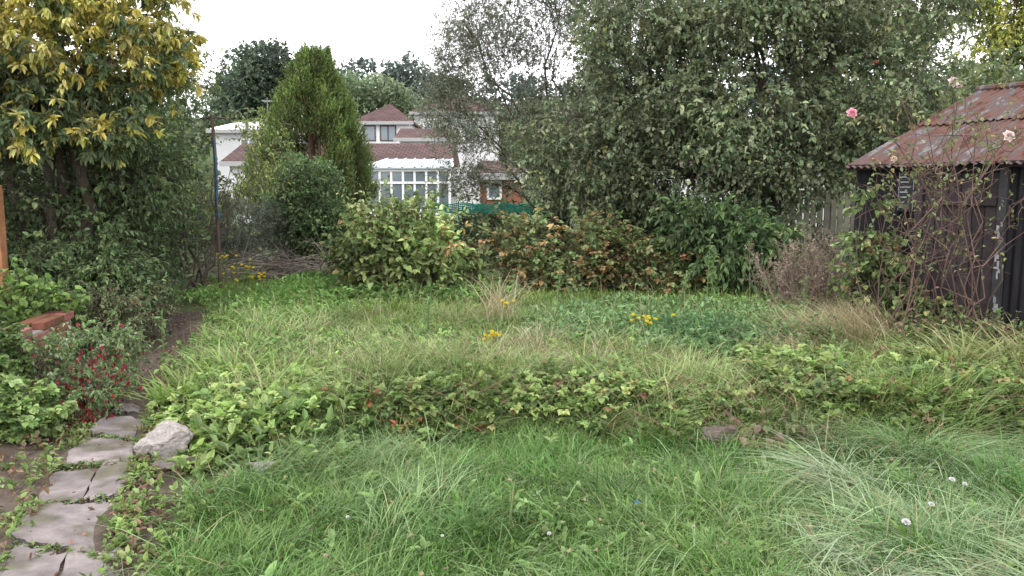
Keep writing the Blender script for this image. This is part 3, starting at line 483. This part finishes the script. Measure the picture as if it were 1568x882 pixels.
spray(mb,S,D,LNN,10,.025,.6,pal(n,DRC),.02,.1,.9,.4,.3,wood=np.array([.22,.17,.13]),wr=.004,tm=4)
for rep in range(3):
    P=S+D*(LNN*R.uniform(.4,.95,n))[:,None]; spray(mb,P,unit(D+rdir(n)*.9),R.uniform(.1,.28,n),9,.028,.6,pal(n,DRC),.02,.1,.9,.3,.3,wood=np.array([.22,.17,.13]),wr=.003,tm=4)
mb.build('dry_seedhead_bush',[LEAF,BARK])
mb=MB(); 
for (x,y,h) in[(2.2,9.0,.9),(2.28,9.1,.7),(.55,9.5,.5),(-3.1,7.0,.5),(1.9,8.8,.5),(-.8,7.5,.4),(3.0,8.2,.5)]:
    b=np.array([[x,y,float(H(x,y))]]); spray(mb,b,np.array([[0.03,0,1.]]),h,40,.07,.3,np.array([[.15,.23,.09]]),0,.1,1.2,.1,.6,wood=np.array([.13,.16,.07]),wr=.008)
mb.build('tall_weed',[LEAF,BARK])
# ------------------------------------------------------------------ flowers
def flower(mb,c,r,col,rings=3,pet=6,cup=.6,tilt=(0,-.6,.6)):
    ax=unit(np.array(tilt,float)); u=unit(np.cross(ax,[.3,1,.2])); v=np.cross(ax,u)
    for k in range(rings):
        a=np.arange(pet)*2*math.pi/pet+k*.5+R.normal(0,.1,pet); rr=u[None]*np.cos(a)[:,None]+v[None]*np.sin(a)[:,None]
        cu=cup*(k+.3)*.9; D=unit(rr+ax*cu); leaves(mb,np.tile(np.array(c),(pet,1))+rr*r*.05,D,np.tile(ax,(pet,1))-rr*cu*.5,r*(1-.2*k),r*.95*(1-.15*k),np.tile(np.array(col)*(1-.1*k),(pet,1))*R.uniform(.85,1.1,(pet,1)),.18)
mb=MB()
def stem(p,h,r=.003): z=float(H(p[0],p[1])); chain(mb,[(p[0]+.02,p[1]+.02,z),(p[0],p[1],p[2])],r,[.12,.18,.05],1,4)
for (x,y,z,k,sp) in[(-3.53,10.3,.62,16,.13),(-3.35,10.4,.48,12,.10),(-3.7,10.3,.75,6,.05),(-.06,8,.47,5,.04),(-.16,7,.32,12,.05),(1.25,7.3,.42,14,.07)]:
    for i in range(k):
        p=np.array([x,y,z])+R.normal(size=3)*[sp,sp*.5,sp*.5]; stem(p,0); flower(mb,p,.02,[.65,.52,.03],2,7,.3,(R.normal()*.3,-.5,1))
mb.build('ragwort_plant',[PETAL,BARK])
mb=MB()
for (x,y,z,r_) in[(2.05,3.6,.26,.015),(1.72,3.35,.16,.02),(1.88,3.45,.2,.014),(2.14,3.65,.22,.012),(.16,3.3,.13,.010),(-.75,3.5,.12,.009),(-.3,3.3,.12,.008)]:
    stem((x,y,z),0,.0025); flower(mb,(x,y,z),r_,[.7,.68,.7],3,9,.7,(0,-.4,1))
mb.build('daisy_flowers',[PETAL,BARK])
mb=MB(); V=[];m_=7
for i in range(m_):
    for j in range(4): V.append([.57+i*.010,3.68+j*.006,.115+.006*math.sin(i*1.7+j)])
mb.add(V,[[i*4+j,i*4+j+1,(i+1)*4+j+1,(i+1)*4+j] for i in range(m_-1) for j in range(3)],[.05,.11,.18],0); mb.build('blue_wrapper',[PLANK])
# ------------------------------------------------------------------ shed
C0=np.array([3.66,8.6]); wd=np.array([.565,-.825]); wd/=np.linalg.norm(wd); shed=empty('corrugated_iron_shed',(C0[0],C0[1],0),math.atan2(wd[1],wd[0]))
LN,WT,EV,RD=4.2,5.2,1.88,2.80
def corr(mb,x0,x1,A,B,amp=.010,wl=.076,C=(1,1,1),m=0,off=None,nrm=(0,-1,0),rows=8,warp=.0):
    n=int((x1-x0)/wl*8); t=np.linspace(x0,x1,n); V=[]; A=np.array(A,float);B=np.array(B,float); nr=np.array(nrm,float)
    for r_ in range(rows+1):
        q=A+(B-A)*r_/rows; w_=amp*np.sin(t*2*math.pi/wl)+warp*(vnoise(t*2,r_*.7,1,55)-.5)
        V.append(np.stack([t,np.full(n,q[0]),np.full(n,q[1])],-1)+nr*w_[:,None])
    V=np.concatenate(V); I=np.arange((rows+1)*n).reshape(rows+1,n); F=np.stack([I[:-1,:-1],I[:-1,1:],I[1:,1:],I[1:,:-1]],-1).reshape(-1,4); mb.add(V,F,C,m)
mb=MB(); corr(mb,0,.74,(0,.05),(0,EV-.02),warp=.015); corr(mb,1.5,LN,(0,.05),(0,EV-.02),warp=.015); corr(mb,0,LN,(WT,.05),(WT,EV-.02)); mb.build('iron_walls',[WALLIRON],smooth=(0,),parent=shed)
mb=MB()
for xx in(0,LN): mb.add([[xx,0,0],[xx,WT,0],[xx,WT,EV-.04],[xx,WT/2,RD-.05],[xx,0,EV-.04]],[[0,1,2,3,4]],[.02,.02,.02])
mb.build('gable_ends',[WALLIRON],parent=shed)
sl=(RD-EV)/(WT/2); nn=np.array([0,-sl,1]);nn/=np.linalg.norm(nn)
mb=MB()
x=-.08; j=0
while x<LN+.1:
    ov=R.uniform(-.04,.05); 
    corr(mb,x,x+.68,(-.14+ov,EV-.14*sl+ov*sl+j%2*.006),(1.3,EV+1.3*sl+j%2*.006),nrm=nn,warp=.03)
    corr(mb,x,x+.68,(1.22,EV+1.22*sl+.016+j%2*.006),(WT/2,RD+.016+j%2*.006),nrm=nn,warp=.02); x+=.62; j+=1
corr(mb,-.08,LN+.1,(WT+.12,EV-.12*sl),(WT/2,RD),nrm=(0,sl,1)); mb.build('iron_roof',[ROOFIRON],smooth=(0,),parent=shed)
mb=MB(); chain(mb,[(-.1,WT/2,RD+.03),(LN+.12,WT/2,RD+.03)],.04,[.2,.12,.1],0,8); mb.build('ridge_cap',[ROOFIRON],parent=shed)
mb=MB(); WC=np.array([.035,.027,.03])
for i in range(6): box(mb,.76+i*.115,.76+i*.115+.108,-.02+R.normal()*.002,.01,.12,1.76,WC*R.uniform(.6,1.5))
for z in(.4,1.45): box(mb,.77,1.44,-.045,-.024,z,z+.09,WC*1.1)
mb.build('plank_door',[PLANK],parent=shed)
mb=MB(); box(mb,.68,.755,-.06,.02,.05,1.84,WC*1.3); box(mb,1.455,1.53,-.06,.02,.05,1.84,[.04,.04,.045]); box(mb,.757,1.453,-.058,.018,1.765,1.82,WC); box(mb,-.06,LN,-.09,-.062,1.80,1.86,[.02,.018,.018])
for i in range(16): z=.4+R.random()*1.2; box(mb,1.46+R.random()*.045,1.475+R.random()*.05,-.0645,-.0605,z,z+R.uniform(.01,.09),[.3,.3,.32],b=.001)
mb.build('door_frame',[PLANK],parent=shed)
mb=MB(); box(mb,.49,.665,-.045,-.025,1.38,1.78,[.02,.023,.03])
for i in range(7):
    z=1.73-i*.05; w_=R.uniform(.05,.13); box(mb,.515,.515+w_,-.0475,-.0445,z-.012,z,[.3,.3,.32],b=.001)
for q in(.50,.65): box(mb,q,q+.005,-.0475,-.0445,1.39,1.77,[.3,.3,.32],b=.001)
mb.build('notice_board',[PLANK],parent=shed)
bush('climbing_vine',[(3.62,7.85,.62,.28,.2,.34),(3.52,8.0,1.15,.12,.15,.35),(3.85,7.55,.42,.28,.2,.24),(3.55,8.0,1.5,.14,.1,.14),(4.1,7.2,.35,.3,.2,.2),(3.72,7.8,.95,.13,.15,.22)],700,6,.060,.78,[([.15,.22,.07],3),([.21,.29,.11],2.5),([.32,.32,.14],.8),([.09,.13,.05],2),([.26,.17,.10],.6)],LEN=.24,k=5,gap=.38,gf=3,base=(3.65,7.8,0),stems=18,sr=.008,hang=.5,zmin=.12,tone=.3)
mb=MB(); RS=np.array([.13,.085,.07])
ends=[]
for i in range(24):
    b=np.array([4.05+R.normal()*.14,7.2+R.normal()*.1,.15]); e=np.array([R.uniform(3.15,4.6),7.15+R.normal()*.15,R.uniform(1.5,2.55)])
    if i<9:b+=[-.45,.2,0]
    p=limb(mb,b,e,R.uniform(.005,.010),.003,RS*R.uniform(.6,1.4),10,.16,.08,k=5); ends.append(p)
    for _ in range(5):
        s_=p[R.integers(3,10)]; q=limb(mb,s_,s_+R.normal(size=3)*[.28,.12,.22]+[-.05,0,.05],.004,.0012,RS*R.uniform(.7,1.5),6,.25,k=3); ends.append(q)
A=np.concatenate([e[3:] for e in ends]); A=A[R.random(len(A))<.5]; A=A[(A[:,2]>.9)]
spray(mb,A,unit(rdir(len(A))+[0,0,.3]),.12,3,.042,.62,pal(len(A),[([.14,.18,.07],3),([.22,.25,.10],1.5),([.20,.13,.08],.5),([.3,.23,.12],.5)]),.2,.3,.8,.3,1.,wood=RS,wr=.002)
for tgt in[(3.0,7.25,2.27),(3.85,7.2,2.53),(4.31,7.1,2.06),(3.37,7.2,1.87)]:
    p=limb(mb,(4.0,7.2,1.3),tgt,.006,.003,RS,9,.1,.12,k=4); A=p[4:]; A=np.repeat(A,3,0); spray(mb,A,unit(rdir(len(A))+[0,0,.3]),.1,4,.042,.6,pal(len(A),[([.14,.18,.07],3),([.22,.25,.10],1)]),.2,.3,.8,.3,1.,wood=RS,wr=.002)
n=200; S=np.stack([R.uniform(3.5,4.9,n),R.uniform(6.5,7.4,n),np.full(n,.1)],-1)
spray(mb,S,unit(rdir(n)*.6+[0,0,1.]),R.uniform(.2,.62,n),9,.048,.62,pal(n,[([.13,.18,.07],3),([.2,.13,.10],1),([.18,.22,.09],1)]),.15,.2,.9,.25,1.,wood=RS,wr=.004)
mb.build('climbing_rose',[LEAF,BARK],smooth=(1,))
mb=MB()
for c,col,r in[((3.0,7.22,2.27),[.80,.42,.50],.05),((3.85,7.17,2.53),[.8,.66,.68],.05),((4.31,7.07,2.06),[.8,.68,.64],.055),((3.37,7.17,1.87),[.75,.6,.5],.03),((3.92,7.2,2.5),[.75,.6,.6],.025)]:
    flower(mb,c,r,col,4,6,.75,(-.1,-1,.35)); flower(mb,(c[0]+.01,c[1]-.01,c[2]+.005),r*.6,col,3,5,1.2,(.1,-1,.5))
mb.build('rose_flowers',[PETAL])
mb=MB()
for i in range(34): box(mb,4.4+i*.125,4.4+i*.125+.105,14.9,14.92,.1,1.58+.02*math.sin(i),np.array([.26,.25,.20])*R.uniform(.8,1.15))
for z in(.5,1.25): box(mb,4.4,8.65,14.925,14.98,z,z+.08,[.2,.19,.16])
for i in range(4): box(mb,4.5+i*1.35,4.6+i*1.35,14.985,15.08,0,1.62,[.28,.27,.23])
mb.build('picket_fence',[PLANK])
# ------------------------------------------------------------------ houses
WH=[.60,.59,.60]
def gable_roof(mb,x0,x1,y0,y1,ze,zr,hip=0,o=.25,th=.12):
    x0-=o;x1+=o;y0-=o;y1+=o; ym=(y0+y1)/2
    V=[[x0,y0,ze],[x1,y0,ze],[x1,y1,ze],[x0,y1,ze],[x0+hip,ym,zr],[x1-hip,ym,zr]]
    F=[[0,1,5,4],[2,3,4,5]]; T=[[1,2,5],[3,0,4]]
    mb.add(V,F,[1,1,1]); mb.F.append(np.array(T)+mb.n-6); mb.M.append(np.zeros(2,int))
    V2=np.array(V[:4]); W=V2.copy(); W[:,2]-=th; mb.add(np.concatenate([V2,W]),[[0,4,5,1],[1,5,6,2],[2,6,7,3],[3,7,4,0],[4,7,6,5]],[1,1,1])
def window(mbf,mbg,x,z,w,h,mull,y,col):
    t=.07; box(mbf,x,x+w,y-.06,y-.004,z,z+t,col);box(mbf,x,x+w,y-.06,y-.004,z+h-t,z+h,col)
    for i in range(mull+1):
        xx=x+(w-t)*i/mull; box(mbf,xx,xx+t,y-.058,y-.006,z+t,z+h-t,col)
    box(mbg,x+.02,x+w-.02,y-.03,y-.008,z+.02,z+h-.02,[1,1,1])
def house(name,x0,x1,y0,y1,ze,zr,hip,wins,wall=WH,wm=None,fc=(.7,.7,.7),roofm=None,z0=0.):
    e=empty(name); mb=MB(); box(mb,x0,x1,y0,y1,z0,ze-.1,wall,b=.01)
    if hip==0:
        ym=(y0+y1)/2
        mb.add([[x0,y0,ze-.1],[x0,y1,ze-.1],[x0,ym,zr-.12],[x1,y0,ze-.1],[x1,y1,ze-.1],[x1,ym,zr-.12]],[[0,1,2],[3,4,5]],wall)
    mb.build('walls',[wm or PAINT],parent=e); mb=MB(); gable_roof(mb,x0,x1,y0,y1,ze,zr,hip); mb.build('roof',[roofm or TILE],parent=e)
    f=MB();g=MB()
    for w in wins: window(f,g,w[0],w[1],w[2],w[3],w[4],y0,fc)
    if wins: f.build('window_frames',[PAINT],parent=e); g.build('window_glass_panes',[GLASS],parent=e)
    mb=MB(); box(mb,x0-.3,x1+.3,y0-.31,y0-.26,ze-.22,ze-.02,[.3,.3,.3]); mb.build('gutter_fascia',[PAINT],parent=e)
    return e
LG=attrmat('light_roofing',.7,2,.1)
house('white_bungalow',-11.5,-2.7,33,38,2.75,3.6,.0,[(-10.9,1.2,1.0,1.1,1),(-7,1.2,1.4,1.1,2)])
house('white_semi_detached_house',-9.5,-6.3,50,56,5.75,7.15,1.9,[(-9.1,4.55,.75,.95,1),(-8.1,4.55,1.0,.95,2)],fc=(.06,.05,.05))
house('rendered_house',-6.6,-1.0,55,62,6.8,8.1,2.2,[(-5.8,5.2,1.4,1.1,3),(-3.4,5.2,1.2,1.1,2)])
house('gabled_white_house',-6.0,-3.3,43.5,48,4.35,5.0,.0,[(-5.2,3.2,1.2,.9,3)])
house('white_flat_roofed_house',-16.5,-12.6,45,50,4.9,5.5,.8,[(-15,3.7,.9,.7,2)],wall=[.45,.45,.46],roofm=LG)
house('distant_white_house',6.3,12,31,36,2.6,3.4,.6,[(7,1.2,1.2,1.1,2)])
house('brick_outbuilding',-.95,.35,24,27,2.1,2.5,.3,[(-.75,1.3,.45,.6,1)],wall=[.24,.10,.065],wm=BRICK)
mb=MB(); chain(mb,[(-14.2,47.5,5.3),(-14.2,47.5,6.9)],.03,[.15,.15,.15],0,5)
for i in range(6): chain(mb,[(-14.5,47.3+i*.12,6.7),(-13.9,47.3+i*.12,6.7)],.015,[.2,.2,.2],0,4)
chain(mb,[(-14.2,47.2,6.7),(-14.2,48.1,6.7)],.02,[.2,.2,.2],0,4); mb.build('tv_aerial',[PLANK])
cons=empty('conservatory'); f=MB();g=MB(); x0,x1,y0,y1=-5.2,-2.2,29,32.7
for i in range(8):
    xx=x0+(x1-x0-.08)*i/7; box(f,xx,xx+.08,y0,y0+.08,.9,2.24,[.7,.7,.7])
for z in(.82,1.8,2.24): box(f,x0-.03,x1+.03,y0-.02,y0+.10,z,z+.08,[.7,.7,.7])
box(f,x0,x1,y0+.01,y0+.09,.1,.82,[.65,.65,.65]); box(g,x0+.02,x1-.02,y0+.035,y0+.05,.92,2.24,[1,1,1])
for xx in(x0,x1-.08):
    for yy in(y0+.12,y0+1.2,y0+2.3,y1-.2): box(f,xx,xx+.08,yy,yy+.08,.1,2.32,[.7,.7,.7])
    box(g,xx+.03,xx+.05,y0+.1,y1,.2,2.3,[1,1,1])
V=[[x0-.1,y0-.1,2.33],[x1+.1,y0-.1,2.33],[x1-.2,y1,2.78],[x0+.2,y1,2.78],[x0-.1,y0-.1,2.37],[x1+.1,y0-.1,2.37],[x1-.2,y1,2.82],[x0+.2,y1,2.82]]
r_=MB(); r_.add(V,[[4,5,6,7],[0,1,5,4],[1,2,6,5],[0,4,7,3],[0,3,2,1]],[.30,.34,.36]); r_.build('polycarbonate_roof',[PAINT],parent=cons)
for i in range(8): t=i/7; segs(f,np.array([[x0-.1+(x1-x0+.2)*t,y0-.1,2.39]]),np.array([[x0+.2+(x1-x0-.4)*t,y1,2.84]]),.03,.03,[.7,.7,.7],0,4)
f.build('white_frames',[PAINT],parent=cons); g.build('glazing',[GLASS],parent=cons)
# ------------------------------------------------------------------ distant trees
def far(name,B,n,LL,C,cv=.4,k=8,base=None):
    mb=MB(); BB=lump(B,k,(.25,.45)); P,O=bpts(BB,n,.25,.25,.25,0,7); D=unit(O+rdir(len(P))*.6)
    spray(mb,P,D,LL*2,5,LL,.7,pal(len(P),C)*clumpvar(P,.35,cv,6)*clumpvar(P,.9,.3,8),.1,.1,1,.1,.6,tm=4)
    if base:
        z0=float(H(base[0],base[1]))-.2; limb(mb,(base[0],base[1],z0),(base[0],base[1],base[2]),.45,.2,BARKC,7,.05,k=8)
        for b in B[:4]: limb(mb,(base[0],base[1],base[2]-1.5),b[:3],.2,.06,BARKC,6,.1)
    mb.build(name,[LEAF,BARK])
far('oak_tree',[(-21.8,70,11.0,2.8,2.5,2.6),(-20.6,70,12.0,2.2,2,1.7),(-23.3,70,9.6,1.8,1.8,1.6),(-19.7,70,9.8,1.8,1.8,1.5),(-22,70,7.8,3.2,2,1.8)],2600,.34,[([.06,.09,.06],2),([.085,.12,.075],2)],base=(-21.5,70,10))
far('distant_tree_line',[(-16,82,10.5,2.2,2,2.2),(-13.5,82,10.2,2,2,2.4),(-11.5,84,9.5,2,2,2),(-18.5,82,9.5,2.,2,2),(-8,84,8.5,3,2,2.),(-4,86,8.5,4,2,2),(-26,80,8,4,2,3),(-32,80,8,4,2,3),(3,86,8.5,4,2,2),(10,86,8.5,4,2,2),(17,86,9,4,2,2)],6000,.42,[([.11,.15,.08],2),([.14,.18,.10],2),([.09,.12,.07],1)])
far('distant_woodland',[(-17.5,112,16.0,2.8,2.5,2.4),(-14.0,112,16.2,2.3,2.5,2.8),(-20.5,112,16,2.5,2.5,2.6),(-11,112,14.6,3,2.5,2.2),(-24,112,14,3,2.5,2.2),(-6,114,14,4,3,2.5),(-35,112,15,5,3,3),(2,114,14,4,3,2.5),(12,114,14,5,3,2.5),(24,114,14,6,3,3),(38,112,15,6,3,3)],5500,.62,[([.08,.11,.095],2),([.10,.13,.11],1)])
# ------------------------------------------------------------------ light, world, camera
w=bpy.data.worlds.new('World'); scene.world=w; w.use_nodes=True; nt=w.node_tree; N=nt.nodes; L=nt.links
bg=N['Background']; sky=N.new('ShaderNodeTexSky'); sky.sky_type='NISHITA'; sky.sun_disc=False; sky.sun_elevation=math.radians(50); sky.sun_rotation=math.radians(200); sky.dust_density=3
hs=N.new('ShaderNodeHueSaturation'); hs.inputs['Saturation'].default_value=.12; L.new(sky.outputs[0],hs.inputs['Color'])
tc=N.new('ShaderNodeTexCoord'); no=N.new('ShaderNodeTexNoise'); no.inputs['Scale'].default_value=2.2; no.inputs['Detail'].default_value=5; L.new(tc.outputs['Generated'],no.inputs['Vector'])
cr=N.new('ShaderNodeValToRGB'); cr.color_ramp.elements[0].color=(17.5,17.4,18.3,1); cr.color_ramp.elements[1].color=(23.5,23.2,23.8,1); L.new(no.outputs[0],cr.inputs[0])
mx=N.new('ShaderNodeMixRGB'); mx.inputs[0].default_value=.85; L.new(hs.outputs[0],mx.inputs[1]); L.new(cr.outputs[0],mx.inputs[2]); L.new(mx.outputs[0],bg.inputs[0]); bg.inputs[1].default_value=.15
ld=bpy.data.lights.new('sun','SUN'); ld.energy=1.4; ld.angle=math.radians(20); ld.color=(1,.97,.93); sun=bpy.data.objects.new('sun',ld); scene.collection.objects.link(sun)
sun.rotation_euler=(math.radians(40),0,math.radians(-20))
cam=bpy.data.cameras.new('camera'); cam.lens=28.2; cam.sensor_width=36; cam.clip_end=1500; co=bpy.data.objects.new('camera',cam); scene.collection.objects.link(co)
co.location=(0,0,1.6); co.rotation_euler=(math.radians(90-7),0,0); scene.camera=co
scene.view_settings.view_transform='Standard'; scene.view_settings.look='None'; scene.view_settings.exposure=0
print('polys',sum(len(o.data.polygons) for o in scene.objects if o.type=='MESH'))
